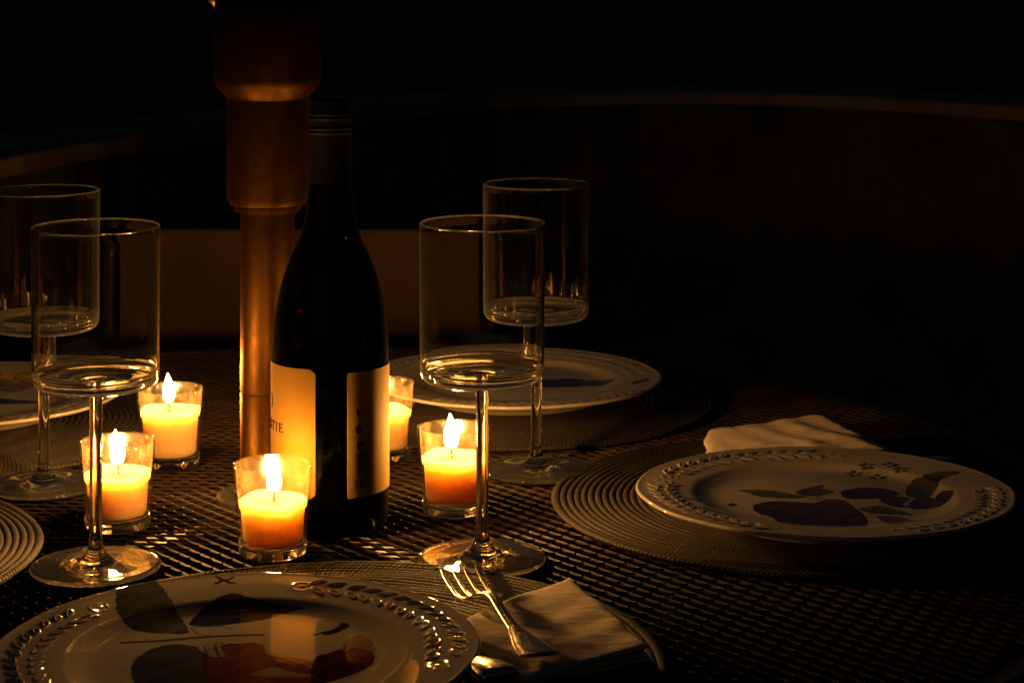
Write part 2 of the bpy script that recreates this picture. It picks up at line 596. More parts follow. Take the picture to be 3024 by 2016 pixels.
def plate(label, c, rz, paints, nt=420, ringn=90, tilt=(0, 0), sections=((0, 60), (90, 60), (180, 60), (270, 60)), zoff=.0045, seed=0.0, R=.133):
    top = smooth_prof([(0, .0118), (.05, .0117), (.070, .0117), (.080, .0122), (.0885, .0138), (.0925, .0148), (.0960, .0154), (.102, .0160), (.116, .0174), (.128, .0184), (R - .001, .0190)], 4)
    tr = np.array([p[0] for p in top]); tz = np.array([p[1] for p in top])
    rr = np.concatenate([np.linspace(0.0012, .085, ringn), np.linspace(.0862, R - .0010, int(ringn * .75))])
    zz = np.interp(rr, tr, tz)
    th = np.arange(nt) / nt * 2 * PI
    Rg, Tg = np.meshgrid(rr, th, indexing='ij')
    Z = np.interp(Rg, tr, tz)
    # gently shaped outline
    edge = 1 + .0035 * np.sin(4 * Tg + seed) * (Rg / R) ** 4 + .003 * np.cos(12 * Tg) * (Rg / R) ** 6
    # embossed wreath: two rows of slanted leaves in four sections
    E_ = np.zeros_like(Z)
    deg = np.degrees(Tg)
    rj = random.Random(int(seed * 100))
    for cen, half in sections:
        step = 5.6
        for k in range(int(-half / step), int(half / step) + 1):
            for row, (r0, sl) in enumerate(((.1085, 1), (.1205, -1))):
                a = cen + k * step + row * 2.2 + rj.uniform(-.5, .5)
                da = ((deg - a + 180) % 360) - 180
                m_ = np.abs(da) < 9
                if not m_.any(): continue
                u = np.radians(da) * r0
                v = Rg - r0 - rj.uniform(-.0006, .0006)
                ang = sl * (.62 + rj.uniform(-.12, .12))
                p = u * math.cos(ang) + v * math.sin(ang)
                q = -u * math.sin(ang) + v * math.cos(ang) + 22 * p * p * sl
                L = .0060 * rj.uniform(.85, 1.12)
                w = .0019 * np.clip(1 - (p / L) ** 2, 0, 1)
                out_ = np.exp(-((np.abs(q) - w) / .00055) ** 2) * np.exp(-(p / L) ** 6)
                fill = .45 * np.exp(-(q / .0014) ** 2) * np.exp(-(p / (L * .8)) ** 4)
                E_ = np.maximum(E_, np.maximum(out_, fill) * m_ * rj.uniform(.7, 1.0))
        for k in (-1, 1):
            a = cen + k * (half + 4)
            da = ((deg - a + 180) % 360) - 180
            u = np.radians(da) * .114; v = Rg - .114
            rho = np.hypot(u, v); phi = np.arctan2(v, u)
            sp = np.clip(np.cos((rho / .0030 + phi / (2 * PI) * k) * PI), 0, 1) ** 2
            E_ = np.maximum(E_, np.exp(-(rho / .0070) ** 4) * sp * .5)
    Z = Z + .00080 * E_ + .000012 * vnoise(Rg * np.cos(Tg), Rg * np.sin(Tg), 210, seed)
    X = Rg * edge * np.cos(Tg); Y = Rg * edge * np.sin(Tg)
    colr = np.zeros(X.shape + (3,)); colr[:] = WHITE
    colr *= (1 + .03 * vnoise(X, Y, 60, seed))[..., None]
    ca, sa = math.cos(-rz), math.sin(-rz)

    def loc(pt):
        dx, dy = pt[0] - c[0], pt[1] - c[1]
        return (dx * ca - dy * sa, dx * sa + dy * ca)
    for kind, pts, c0, c1 in paints:
        pl = [loc(p) for p in pts]
        if kind == 'line':
            P = np.array(pl)
            best = np.full(X.shape, 9.0)
            for a, b in zip(P[:-1], P[1:]):
                d = b - a; L = d.dot(d) or 1e-9
                t = np.clip(((X - a[0]) * d[0] + (Y - a[1]) * d[1]) / L, 0, 1)
                best = np.minimum(best, np.hypot(X - a[0] - t * d[0], Y - a[1] - t * d[1]))
            w = c1
            al = np.clip((w - best) / .0006 + .5, 0, 1) * .9
            colr = colr * (1 - al[..., None]) + np.array(c0) * al[..., None]
            continue
        P = smooth_poly(pl)
        wx = vnoise(X, Y, 420, 1.3) * .0007; wy = vnoise(Y, X, 380, 2.1) * .0007
        ins = inside(P, X + wx, Y + wy)
        cen = P.mean(0)
        ext = np.abs(P - cen).max(0) + 1e-6
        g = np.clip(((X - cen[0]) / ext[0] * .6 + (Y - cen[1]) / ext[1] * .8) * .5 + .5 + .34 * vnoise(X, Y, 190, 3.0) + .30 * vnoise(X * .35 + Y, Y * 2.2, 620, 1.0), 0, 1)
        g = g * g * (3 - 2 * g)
        if kind == 'leaf':
            cov = np.cov(P.T); w_, v_ = np.linalg.eigh(cov); ax = v_[:, 1]
            along = (X - cen[0]) * ax[0] + (Y - cen[1]) * ax[1]
            across = -(X - cen[0]) * ax[1] + (Y - cen[1]) * ax[0]
            vein = np.exp(-(across / .0009) ** 2) + .55 * np.clip(np.sin((along + np.abs(across) * .9) * 620), .6, 1) ** 2 * .6
            g = np.clip(g + .25 * vein, 0, 1)
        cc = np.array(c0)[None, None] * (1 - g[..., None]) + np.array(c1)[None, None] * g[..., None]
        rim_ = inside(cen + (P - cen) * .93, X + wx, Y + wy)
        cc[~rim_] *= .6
        colr[ins] = cc[ins]
    # thin dark-cream band line at the well
    nr = len(rr)
    verts = np.stack([X, Y, Z], -1).reshape(-1, 3)
    cols = colr.reshape(-1, 3)
    idx = np.arange(nr * nt).reshape(nr, nt)
    a = idx[:-1]; b = idx[1:]
    q = np.stack([a, np.roll(a, -1, 1), np.roll(b, -1, 1), b], -1).reshape(-1, 4)[:, ::-1]
    faces = [tuple(int(v) for v in f) for f in q]
    base = len(verts)
    verts = list(map(tuple, verts)); cols = list(map(tuple, cols))
    verts.append((0, 0, .0118)); cols.append(tuple(colr[0, 0]))
    faces += [(base, int(idx[0, k]), int(idx[0, (k + 1) % nt])) for k in range(nt)]
    prev = [int(v) for v in idx[-1]]
    under = [(R + .0004, .0183), (R + .0002, .0168), (R - .0022, .0155), (R - .010, .0140), (.106, .0110), (.094, .0085), (.086, .0045), (.082, .0042), (.081, 0.0), (.078, 0.0), (.077, .0035), (.04, .004)]
    for r, z in under:
        cur = []
        for k in range(nt):
            t_ = th[k]
            e = 1 + (.0035 * math.sin(4 * t_ + seed) * (r / R) ** 4 + .003 * math.cos(12 * t_) * (r / R) ** 6)
            cur.append(len(verts)); verts.append((r * e * math.cos(t_), r * e * math.sin(t_), z)); cols.append(tuple(WHITE))
        for k in range(nt):
            k2 = (k + 1) % nt
            faces.append((prev[k], cur[k], cur[k2], prev[k2]))
        prev = cur
    verts.append((0, 0, .004)); cols.append(tuple(WHITE))
    faces += [(len(verts) - 1, prev[(k + 1) % nt], prev[k]) for k in range(nt)]
    o = mesh_obj('dinner_plate', verts, faces, M['china'])
    at_ = o.data.color_attributes.new('paint', 'FLOAT_COLOR', 'POINT')
    arr = np.ones((len(verts), 4), np.float32); arr[:, :3] = np.array(cols)
    at_.data.foreach_set('color', arr.ravel())
    o.location = (c[0], c[1], TOP + zoff)
    o.rotation_euler = (tilt[0], tilt[1], rz)
    return tag(o, label, 'plate', 'printed dinner plates')


WELL = .0118 + .0045
RIMZ = .0172 + .0045


def shp(kind, pts, c0, c1, z=WELL, conv=None):
    return (kind, [(at(*conv(x, y), z).x, at(*conv(x, y), z).y) for x, y in pts], c0, c1)


GRN0, GRN1 = (.055, .062, .038), (.17, .17, .10)
DK0, DK1 = (.030, .032, .024), (.08, .07, .04)
RED0, RED1 = (.16, .035, .018), (.36, .11, .04)
ORG = (.32, .15, .05)

cf = lambda x, y: (x / 1.68, 1600 + y / 1.68)


def cfs(kind, pts, a, b, z=WELL): return shp(kind, pts, a, b, z, cf)


FP = [
    cfs('leaf', [(575, 350), (585, 270), (640, 225), (690, 222), (770, 250), (830, 300), (880, 360), (905, 385), (935, 448), (840, 452), (720, 446), (640, 430), (585, 390)], GRN0, GRN1),
    cfs('leaf', [(940, 408), (985, 355), (1060, 312), (1150, 288), (1230, 300), (1350, 320), (1510, 335), (1420, 355), (1300, 385), (1180, 402), (1050, 415)], DK0, (.06, .05, .035)),
    cfs('line', [(610, 497), (800, 488), (1000, 470), (1160, 462), (1300, 458)], (.05, .03, .02), .0018),
    cfs('line', [(950, 425), (1010, 418), (1100, 416), (1150, 430)], (.10, .07, .05), .0006),
    cfs('line', [(950, 430), (985, 455), (1050, 462)], (.10, .07, .05), .0006),
    cfs('fruit', [(650, 620), (680, 570), (760, 525), (860, 505), (960, 515), (1010, 545), (1060, 580), (1080, 640), (1080, 740), (900, 760), (720, 740), (660, 690)], (.035, .042, .02), (.12, .12, .05)),
    cfs('fruit', [(1010, 560), (1080, 515), (1180, 500), (1300, 505), (1330, 560), (1450, 570), (1560, 600), (1560, 700), (1300, 760), (1050, 740)], RED0, RED1),
    cfs('fruit', [(1555, 580), (1640, 545), (1730, 520), (1840, 540), (1855, 590), (1790, 640), (1640, 690), (1550, 700)], (.05, .014, .010), (.13, .035, .016)),
    cfs('fruit', [(1705, 510), (1740, 470), (1790, 458), (1840, 485), (1860, 540), (1830, 590), (1760, 600), (1710, 570)], (.30, .22, .16), (.42, .34, .26)),
    cfs('fruit', [(1708, 545), (1760, 522), (1850, 545), (1840, 590), (1770, 602), (1715, 580)], RED0, (.30, .10, .05)),
    cfs('leaf', [(1590, 445), (1650, 430), (1700, 402), (1735, 415), (1690, 440), (1620, 460)], (.03, .015, .012), (.07, .03, .02)),
    cfs('line', [(1560, 460), (1600, 448), (1680, 432)], (.05, .025, .02), .0012),
    cfs('fruit', [(1012, 520), (1035, 495), (1060, 530), (1080, 570), (1040, 570), (1020, 550)], (.35, .30, .24), (.5, .44, .36)),
    cfs('fruit', [(1065, 500), (1090, 492), (1110, 530), (1125, 565), (1095, 572), (1075, 540)], (.35, .30, .24), (.5, .44, .36)),
    cfs('line', [(1012, 515), (1030, 560), (1060, 574), (1090, 572), (1125, 566), (1105, 530), (1100, 492)], (.06, .04, .03), .0005),
    cfs('line', [(1062, 500), (1078, 540), (1090, 572)], (.06, .04, .03), .0005),
    cfs('leaf', [(1062, 180), (1090, 182), (1120, 190), (1150, 182), (1165, 184), (1135, 196), (1175, 206), (1140, 207), (1110, 200), (1070, 212), (1060, 205), (1090, 196)], (.05, .03, .02), (.09, .05, .03), RIMZ),
    cfs('fruit', [(1240, 655), (1330, 622), (1380, 620), (1440, 640), (1560, 660), (1400, 670)], (.40, .30, .20), (.55, .45, .34)),
]
ce = lambda x, y: (1600 + x / 1.652, 1200 + y / 1.652)


def ces(kind, pts, a, b, z=WELL): return shp(kind, pts, a, b, z, ce)


PLUM0, PLUM1 = (.035, .018, .014), (.12, .06, .04)
EP = [
    ces('leaf', [(960, 404), (1060, 402), (1160, 412), (1290, 442), (1180, 447), (1060, 436), (1010, 420)], GRN0, GRN1),
    ces('leaf', [(1240, 412), (1300, 392), (1385, 374), (1370, 396), (1430, 410), (1390, 428), (1330, 436), (1270, 432)], (.06, .055, .03), (.16, .13, .075)),
    ces('line', [(1345, 440), (1380, 452), (1400, 470)], (.05, .03, .02), .001),
    ces('line', [(1290, 442), (1345, 452), (1380, 462)], (.05, .03, .02), .001),
    ces('fruit', [(1030, 490), (1060, 472), (1130, 462), (1230, 465), (1330, 470), (1400, 452), (1480, 460), (1520, 490), (1560, 520), (1590, 560), (1580, 592), (1480, 600), (1330, 596), (1180, 582), (1120, 545), (1050, 520)], PLUM0, PLUM1),
    ces('fruit', [(1460, 412), (1540, 392), (1640, 392), (1720, 408), (1745, 428), (1650, 446), (1540, 452), (1480, 445)], PLUM0, (.09, .045, .035)),
    ces('leaf', [(1548, 502), (1600, 488), (1660, 485), (1730, 505), (1810, 532), (1700, 530), (1610, 524)], GRN0, GRN1),
    ces('leaf', [(1635, 540), (1720, 538), (1800, 560), (1865, 582), (1770, 586), (1690, 578)], GRN0, GRN1),
    ces('line', [(700, 455), (760, 466), (830, 486)], (.06, .035, .02), .0017, .019),
    ces('line', [(780, 506), (860, 530), (950, 552)], (.06, .035, .02), .0019, .019),
    ces('fruit', [(905, 478), (925, 470), (950, 478), (945, 486), (915, 488)], (.10, .04, .03), (.16, .07, .05)),
    ces('leaf', [(1640, 442), (1720, 436), (1800, 450), (1760, 478), (1800, 494), (1700, 486)], (.05, .03, .02), (.1, .06, .04)),
    ces('leaf', [(1775, 400), (1785, 360), (1830, 335), (1935, 352), (1925, 385), (1870, 425), (1810, 415)], GRN0, (.11, .11, .07), .020),
    ces('leaf', [(1860, 318), (1940, 308), (2040, 318), (1990, 332), (1920, 348), (1880, 335)], DK0, GRN1, RIMZ),
    ces('leaf', [(1920, 405), (1960, 385), (2010, 395), (1990, 430), (1950, 442)], (.03, .02, .015), (.08, .05, .03), .022),
    ces('leaf', [(1790, 470), (1860, 430), (1960, 470), (1930, 492), (1810, 497)], PLUM0, PLUM1, .017),
]


def blob(c, rx, ry, rot=0.0, n=10, j=.12, s_=0):
    rnd = random.Random(s_)
    out = []
    for k in range(n):
        a = 2 * PI * k / n; q = 1 + rnd.uniform(-j, j)
        x, y = rx * math.cos(a) * q, ry * math.sin(a) * q
        out.append((c[0] + x * math.cos(rot) - y * math.sin(rot), c[1] + x * math.sin(rot) + y * math.cos(rot)))
    return out


def leafp(a, b, w):
    a = Vector(a); b = Vector(b); d = b - a; n_ = Vector((-d.y, d.x)).normalized() * w
    return [tuple(a), tuple(a + d * .25 + n_ * .8), tuple(a + d * .5 + n_), tuple(a + d * .8 + n_ * .5), tuple(b), tuple(a + d * .75 - n_ * .6), tuple(a + d * .45 - n_), tuple(a + d * .2 - n_ * .7)]


rf = random.Random(21)
for dx, dy in ((1530, 288), (1590, 268), (1640, 305), (1700, 270), (1752, 290)):
    q = at(*ce(dx, dy), RIMZ)
    for k in range(5):
        a_ = 2 * PI * k / 5 + rf.uniform(0, .6)
        EP.append(('leaf', leafp((q.x + .0015 * math.cos(a_), q.y + .0015 * math.sin(a_)), (q.x + .0078 * math.cos(a_), q.y + .0078 * math.sin(a_)), .0022), (.035, .035, .028), (.12, .11, .075)))
for dx, dy in ((1585, 288), (1672, 284)):
    q = at(*ce(dx, dy), RIMZ)
    for k in range(4):
        a_ = PI / 2 * k + .5
        EP.append(('fruit', blob((q.x + .0028 * math.cos(a_), q.y + .0028 * math.sin(a_)), .0026, .0019, a_, 8, .1, k), (.38, .32, .28), (.6, .52, .44)))
gc = (.002, 1.860)
GP = [('fruit', blob((gc[0] + .040, gc[1] - .002), .028, .020, .2, 12, .12, 1), PLUM0, PLUM1),
      ('leaf', leafp((gc[0] + .058, gc[1] - .008), (gc[0] + .092, gc[1] + .004), .014), DK0, GRN1),
      ('leaf', leafp((gc[0] + .01, gc[1] - .02), (gc[0] - .05, gc[1] + .01), .013), GRN0, GRN1),
      ('fruit', blob((gc[0] - .010, gc[1] + .030), .026, .018, .2, 12, .12, 2), RED0, RED1),
      ('leaf', leafp((gc[0] + .106, gc[1] - .03), (gc[0] + .122, gc[1] - .01), .007), GRN0, GRN1),
      ('leaf', leafp((gc[0] - .10, gc[1] - .02), (gc[0] - .122, gc[1] + .02), .008), GRN0, GRN1)]
lc = (-.475, 1.790)
YL0, YL1 = (.34, .22, .05), (.55, .40, .13)
LP = []
gx, gy = -.458, 1.862
for k, (dx, dy) in enumerate([(-.035, .010), (-.02, .018), (-.004, .010), (.012, .014), (.022, .0), (-.028, -.008), (-.012, -.010), (.004, -.014), (.018, -.018), (.030, .010), (-.002, -.026), (-.045, -.002), (-.018, -.024), (.012, -.030)]):
    LP.append(('fruit', blob((gx + dx, gy + dy), .0100, .0105, 0, 9, .08, k), YL0, YL1))
    LP.append(('line', blob((gx + dx, gy + dy), .0100, .0105, 0, 9, .08, k), (.13, .07, .02), .0007))
LP += [('leaf', leafp((gx + .030, gy - .012), (gx + .066, gy + .006), .013), DK0, GRN1),
       ('leaf', leafp((gx + .026, gy + .012), (gx + .058, gy + .030), .011), GRN0, GRN1),
       ('leaf', leafp((-.53, 1.788), (-.405, 1.778), .016), DK0, GRN0),
       ('leaf', leafp((-.40, 1.80), (-.372, 1.845), .010), DK0, GRN1),
       ('fruit', blob((-.468, 1.748), .022, .012, 0, 10, .1, 41), RED0, RED1),
       ('leaf', leafp((-.37, 1.765), (-.352, 1.80), .006), DK0, GRN1)]

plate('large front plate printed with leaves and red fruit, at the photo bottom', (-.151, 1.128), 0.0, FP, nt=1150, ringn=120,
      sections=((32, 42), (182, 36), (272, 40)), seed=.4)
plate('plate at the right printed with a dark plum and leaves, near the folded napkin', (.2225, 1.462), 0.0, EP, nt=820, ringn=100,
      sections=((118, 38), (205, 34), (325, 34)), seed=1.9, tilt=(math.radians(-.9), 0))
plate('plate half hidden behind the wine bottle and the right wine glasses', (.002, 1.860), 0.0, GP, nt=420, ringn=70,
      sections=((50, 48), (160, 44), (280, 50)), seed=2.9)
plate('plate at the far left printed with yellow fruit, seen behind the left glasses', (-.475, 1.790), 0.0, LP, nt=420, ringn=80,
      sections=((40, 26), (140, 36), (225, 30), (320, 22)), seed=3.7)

# ------------------------------------------------------------------ wine glasses
# one continuous glass surface, split at ring joints into bowl, stem and foot
GR = .0417
outer_foot = smooth_prof([(0.0001, .0004), (.030, .0004), (.0408, .0006), (.0423, .0016), (.0423, .0027), (.0410, .0037), (.036, .0038), (.030, .0040), (.018, .0052), (.0105, .0075), (.0062, .0120), (.0044, .0180)], 5)
stem_prof = smooth_prof([(.0044, .0180), (.0041, .028), (.0041, .06), (.0041, .10), (.0044, .1135)], 5)
bowl_out = smooth_prof([(.0044, .1135), (.0062, .1172), (.012, .1190), (.024, .1194), (.0340, .1196), (.0385, .1212), (.0407, .1250), (.0413, .1320), (.0415, .18), (GR, .2235)], 5)
lip = [(GR - .0003, .2246), (GR - .0007, .2249), (GR - .0011, .2244)]
bowl_in = smooth_prof([(GR - .0013, .2230), (GR - .0014, .18), (GR - .0016, .1360), (.0393, .1295), (.0375, .1268), (.033, .1256), (.015, .1252), (.004, .1251), (0.0001, .1251)], 5)
glass_meshes = {}


def wine_glass(loc, label, rz=0.0):
    g = tag(empty('wine_glass', loc, rz), label, 'wine glass', 'empty wine glasses')
    if not glass_meshes:
        for nm, prof in (('foot', [(0, .0004)] + outer_foot[1:]), ('stem', stem_prof), ('bowl', bowl_out + lip + bowl_in[:-1] + [(0, .1251)])):
            V, Fc = lathe(prof, 128)
            me = mesh_obj(nm, V, Fc, M['glass'], g).data
            # point normals outward
            bm = bmesh.new(); bm.from_mesh(me)
            for f in bm.faces: f.normal_update()
            glass_meshes[nm] = me
            bm.free()
    else:
        for nm, me in glass_meshes.items():
            o = bpy.data.objects.new(nm, me); col.objects.link(o); o.parent = g
    return g


GLIFT = .0002
wine_glass(at(283, 1680) + Vector((0, 0, GLIFT)), 'empty wine glass at the front left, its stem before a lit candle', .2)
wine_glass(at(1424, 1656) + Vector((0, 0, GLIFT)), 'empty wine glass right of the bottle, beside the fork tines', 1.3)
wine_glass(at(1584, 1393) + Vector((0, 0, GLIFT)), 'empty wine glass standing farthest back on the right, near the bare dark placemat edge', 2.6)
wine_glass(at(130, 1438) + Vector((0, 0, GLIFT)), 'empty wine glass at the far left edge, cut off by the photo edge', 4.0)

# ------------------------------------------------------------------ votive candles
cup_meshes = {}


def votive(px, D, label, wax_z, fh, fw, lean, fdx=0.0, fdy=0.0, rz=0.0):
    X = (px - 1512.0) / F * D
    c = Vector((X, D, TOP + .0002))
    v = tag(empty('votive_candle', c, rz), label, 'candle', 'lit votive candles in small glasses')
    ht, r0, r1, t = .0615, .0226, .0266, .0016
    ro = lambda z: r0 + (r1 - r0) * (z / ht) ** .9
    if not cup_meshes:
        zb = .0090
        prof = [(ro(zb), zb)] + [(ro(z), z) for z in np.linspace(zb + .003, ht - .0012, 12)] + \
               [(r1 - .0003, ht - .0003), (r1 - .0008, ht), (r1 - .0013, ht - .0004)] + [(ro(z) - t, z) for z in np.linspace(ht - .002, zb, 14)]
        V, Fc = lathe(prof, 96)
        o = mesh_obj('glass_cup', V, Fc, [M['votive'], M['votive_film']], v)
        for p in o.data.polygons:
            if math.hypot(p.center.x, p.center.y) < ro(p.center.z) - t * .7 and p.center.z > .010: p.material_index = 1
        V, Fc = lathe([(0, .0012), (.015, .0010), (.0185, .0002), (.0205, 0), (r0 - .0009, .0004), (r0, .0018), (ro(.006), .006), (ro(zb) - .0001, zb - .0003), (ro(zb) - t, zb - .0002), (.018, zb - .0012), (0, zb - .0016)], 96)
        o2 = mesh_obj('glass_base', V, Fc, M['glass'], v)
        cup_meshes['base'] = o2.data
        cup_meshes['cup'] = o.data
    else:
        o = bpy.data.objects.new('glass_cup', cup_meshes['cup']); col.objects.link(o); o.parent = v
        o = bpy.data.objects.new('glass_base', cup_meshes['base']); col.objects.link(o); o.parent = v
    # wax with a melted pool and a raised edge
    g = t + .0004
    gi = g + .0014
    prof = [(0, .0094), (ro(.0094) - gi - .001, .0096), (ro(.0105) - gi, .0108)] + [(ro(z) - gi, z) for z in np.linspace(.014, wax_z - .0058, 8)] + [(ro(wax_z) - g - .0008, wax_z - .0048)] + [(ro(z) - g, z) for z in np.linspace(wax_z - .0042, wax_z - .001, 4)] + \
           [(ro(wax_z) - g, wax_z), (ro(wax_z) - g - .0006, wax_z + .0008), (ro(wax_z) - g - .0022, wax_z + .0002), (ro(wax_z) * .72, wax_z - .0022), (.010, wax_z - .0030), (.004, wax_z - .0027), (0, wax_z - .0020)]
    V, Fc = lathe(prof, 72)
    sd_ = px
    V = [(x, y, z + (.0007 * math.sin(3 * math.atan2(y, x) + sd_) + .0004 * math.sin(5 * math.atan2(y, x) + 2 * sd_) if z > wax_z - .004 else 0)) for x, y, z in V]
    mesh_obj('wax', V, Fc, M['wax'], v)
    # wick
    L = Vector((fdx, fdy, 0))
    p0 = Vector((0, 0, wax_z - .004)) + L * .6
    wp = [p0, p0 + Vector((.0003, 0, .003)), p0 + Vector((lean * .4, 0, .006)), p0 + Vector((lean * .9 + .0012, 0, .0105))]
    V, Fc = tube(wp, [.0009, .0009, .0008, .0005], 8)
    mesh_obj('wick', V, Fc, M['wick'], v)
    # flame: a teardrop round the wick tip
    z0 = wax_z + .0050
    path, rad = [], []
    for k in range(15):
        s_ = k / 14
        r = max(fw * .5 * 2.6 * (s_ ** .5) * (1 - s_) ** 1.05, .00012)
        path.append(Vector((p0.x + lean * (.5 + s_ ** 1.6 * 2.2), p0.y, z0 + fh * s_)))
        rad.append(r)
    V, Fc = tube(path, rad, 14)
    fo = mesh_obj('flame', V, Fc, M['flame'], v)
    at_ = fo.data.attributes.new('rise', 'FLOAT', 'POINT')
    at_.data.foreach_set('value', [(q[2] - z0) / fh for q in V])
    return v


votive(347, 1.446, 'lit votive behind the stem of the front left wine glass', .0385, .025, .0105, -.0008, .001)
votive(503, 1.622, 'lit votive between the front left glass and the bronze pole', .0440, .0235, .0092, -.0004, -.0015)
votive(806, 1.381, 'lit votive closest to the camera, in front of the wine bottle', .0365, .0185, .0100, .0003, .0008, .002)
votive(1129, 1.645, 'lit votive half hidden behind the bottle, its flame out of sight', .0385, .020, .0090, .0004, -.004)
votive(1340, 1.487, 'lit votive beside the right wine glass, with a tall pointed flame', .0400, .0255, .0110, -.0004, -.0025, .0)

# ------------------------------------------------------------------ wine bottle
BD = 1.451
BX = (975 - 1512.0) / F * BD
bottle = tag(empty('wine_bottle', (BX, BD, TOP + .0002)), 'dark screw top wine bottle with cream labels beside the bronze pole', 'bottle')
k_ = 1.012
bprof = [(0, .020), (.012, .016), (.024, .006), (.031, .0005), (.0355, 0), (.0395, .0025), (.0412, .0075), (.0413, .02), (.0413, .085), (.0413, .112), (.0402, .140), (.0373, .1585), (.0337, .1740), (.0278, .1900), (.0225, .2010), (.0186, .2130), (.0167, .2260), (.0150, .2410), (.0148, .2600), (.0146, .2960)]
lower = smooth_prof(bprof[4:], 6)
inner = [(max(r - .0028, .0), z) for r, z in lower if z > .010]
inner[0] = (inner[0][0] - .002, inner[0][1] - .001)
V, Fc = lathe(bprof[:4] + lower + [(.0130, .2968), (.0118, .2960)] + inner[::-1] + [(.028, .010), (.022, .0125), (.010, .021), (0, .0235)], 128)
mesh_obj('glass_body', V, Fc, M['bottle'], bottle)
wl_ = .158
wprof = [(0, .0238), (.010, .0215), (.022, .0132), (.028, .0106)] + [(r - .0003, z + .0002) for r, z in inner if z < wl_] + [(.0330, wl_), (.031, wl_ - .0004), (0, wl_ - .0004)]
V, Fc = lathe(wprof, 96)
mesh_obj('wine', V, Fc, M['wine'], bottle)
cp = [(.0150, .2425), (.0156, .2425), (.0157, .2440), (.0154, .2450), (.0153, .2750)]
for z in (.2775, .2805, .2875, .2905):
    cp += [(.0153, z - .0008), (.0157, z), (.0153, z + .0008)]
cp += [(.0152, .2990), (.0149, .3012), (.0140, .3022), (0, .3022)]
V, Fc = lathe(cp, 96)
mesh_obj('screw_cap', V, Fc, M['cap'], bottle, sharp=50)

RB = .0413


def cyl_pt(phi, z, lift):
    """phi measured from the side facing the camera, positive to the right"""
    a = math.radians(phi)
    return ((RB + lift) * math.sin(a), -(RB + lift) * math.cos(a), z)


def label_patch(name, p0, p1, z0, z1, rc, lift, mat, parent):
    nphi, nz = 60, 30
    arcdeg = math.degrees(1 / RB)
    V, Fc = [], []
    for layer in (lift, lift - .0003):
        for j in range(nz + 1):
            z = z0 + (z1 - z0) * j / nz
            dz = min(z - z0, z1 - z)
            ins_ = 0.0
            if dz < rc: ins_ = (rc - math.sqrt(max(rc * rc - (rc - dz) ** 2, 0))) * arcdeg
            for i in range(nphi + 1):
                ph = (p0 + ins_) + (p1 - p0 - 2 * ins_) * i / nphi
                V.append(cyl_pt(ph, z, layer))
    m = (nphi + 1) * (nz + 1)
    for j in range(nz):
        for i in range(nphi):
            a = j * (nphi + 1) + i
            Fc.append((a, a + 1, a + nphi + 2, a + nphi + 1))
            Fc.append((m + a, m + a + nphi + 1, m + a + nphi + 2, m + a + 1))
    loop = [i for i in range(nphi + 1)] + [(j * (nphi + 1) + nphi) for j in range(1, nz + 1)] + [nz * (nphi + 1) + i for i in range(nphi - 1, -1, -1)] + [j * (nphi + 1) for j in range(nz - 1, 0, -1)]
    for a, b in zip(loop, loop[1:] + loop[:1]): Fc.append((a, m + a, m + b, b))
    return mesh_obj(name, V, Fc, mat, parent, sharp=50)


fl = label_patch('front_label', -128, -9, .0285, .1178, .004, .0005, M['label'], bottle)
bl = label_patch('back_label', 21.5, 118, .0285, .1150, .0006, .0005, M['label_back'], bottle)


def printed(name, polys, mat, parent):
    """flat print: each poly is [(phi, z), ...] quads, laid as thin ink on the curved label"""
    V, Fc = [], []
    for q in polys:
        b = len(V)
        for layer in (.0009, .0005):
            for ph, z in q: V.append(cyl_pt(ph, z, layer))
        n = len(q)
        Fc.append(tuple(b + i for i in range(n)))
        for i in range(n): Fc.append((b + i, b + n + i, b + n + (i + 1) % n, b + (i + 1) % n))
    return mesh_obj(name, V, Fc, mat, parent, smooth=False)


A = math.degrees(1 / RB)      # degrees per metre of arc


def rect(u0, z0, u1, z1): return [(u0, z0), (u1, z0), (u1, z1), (u0, z1)]


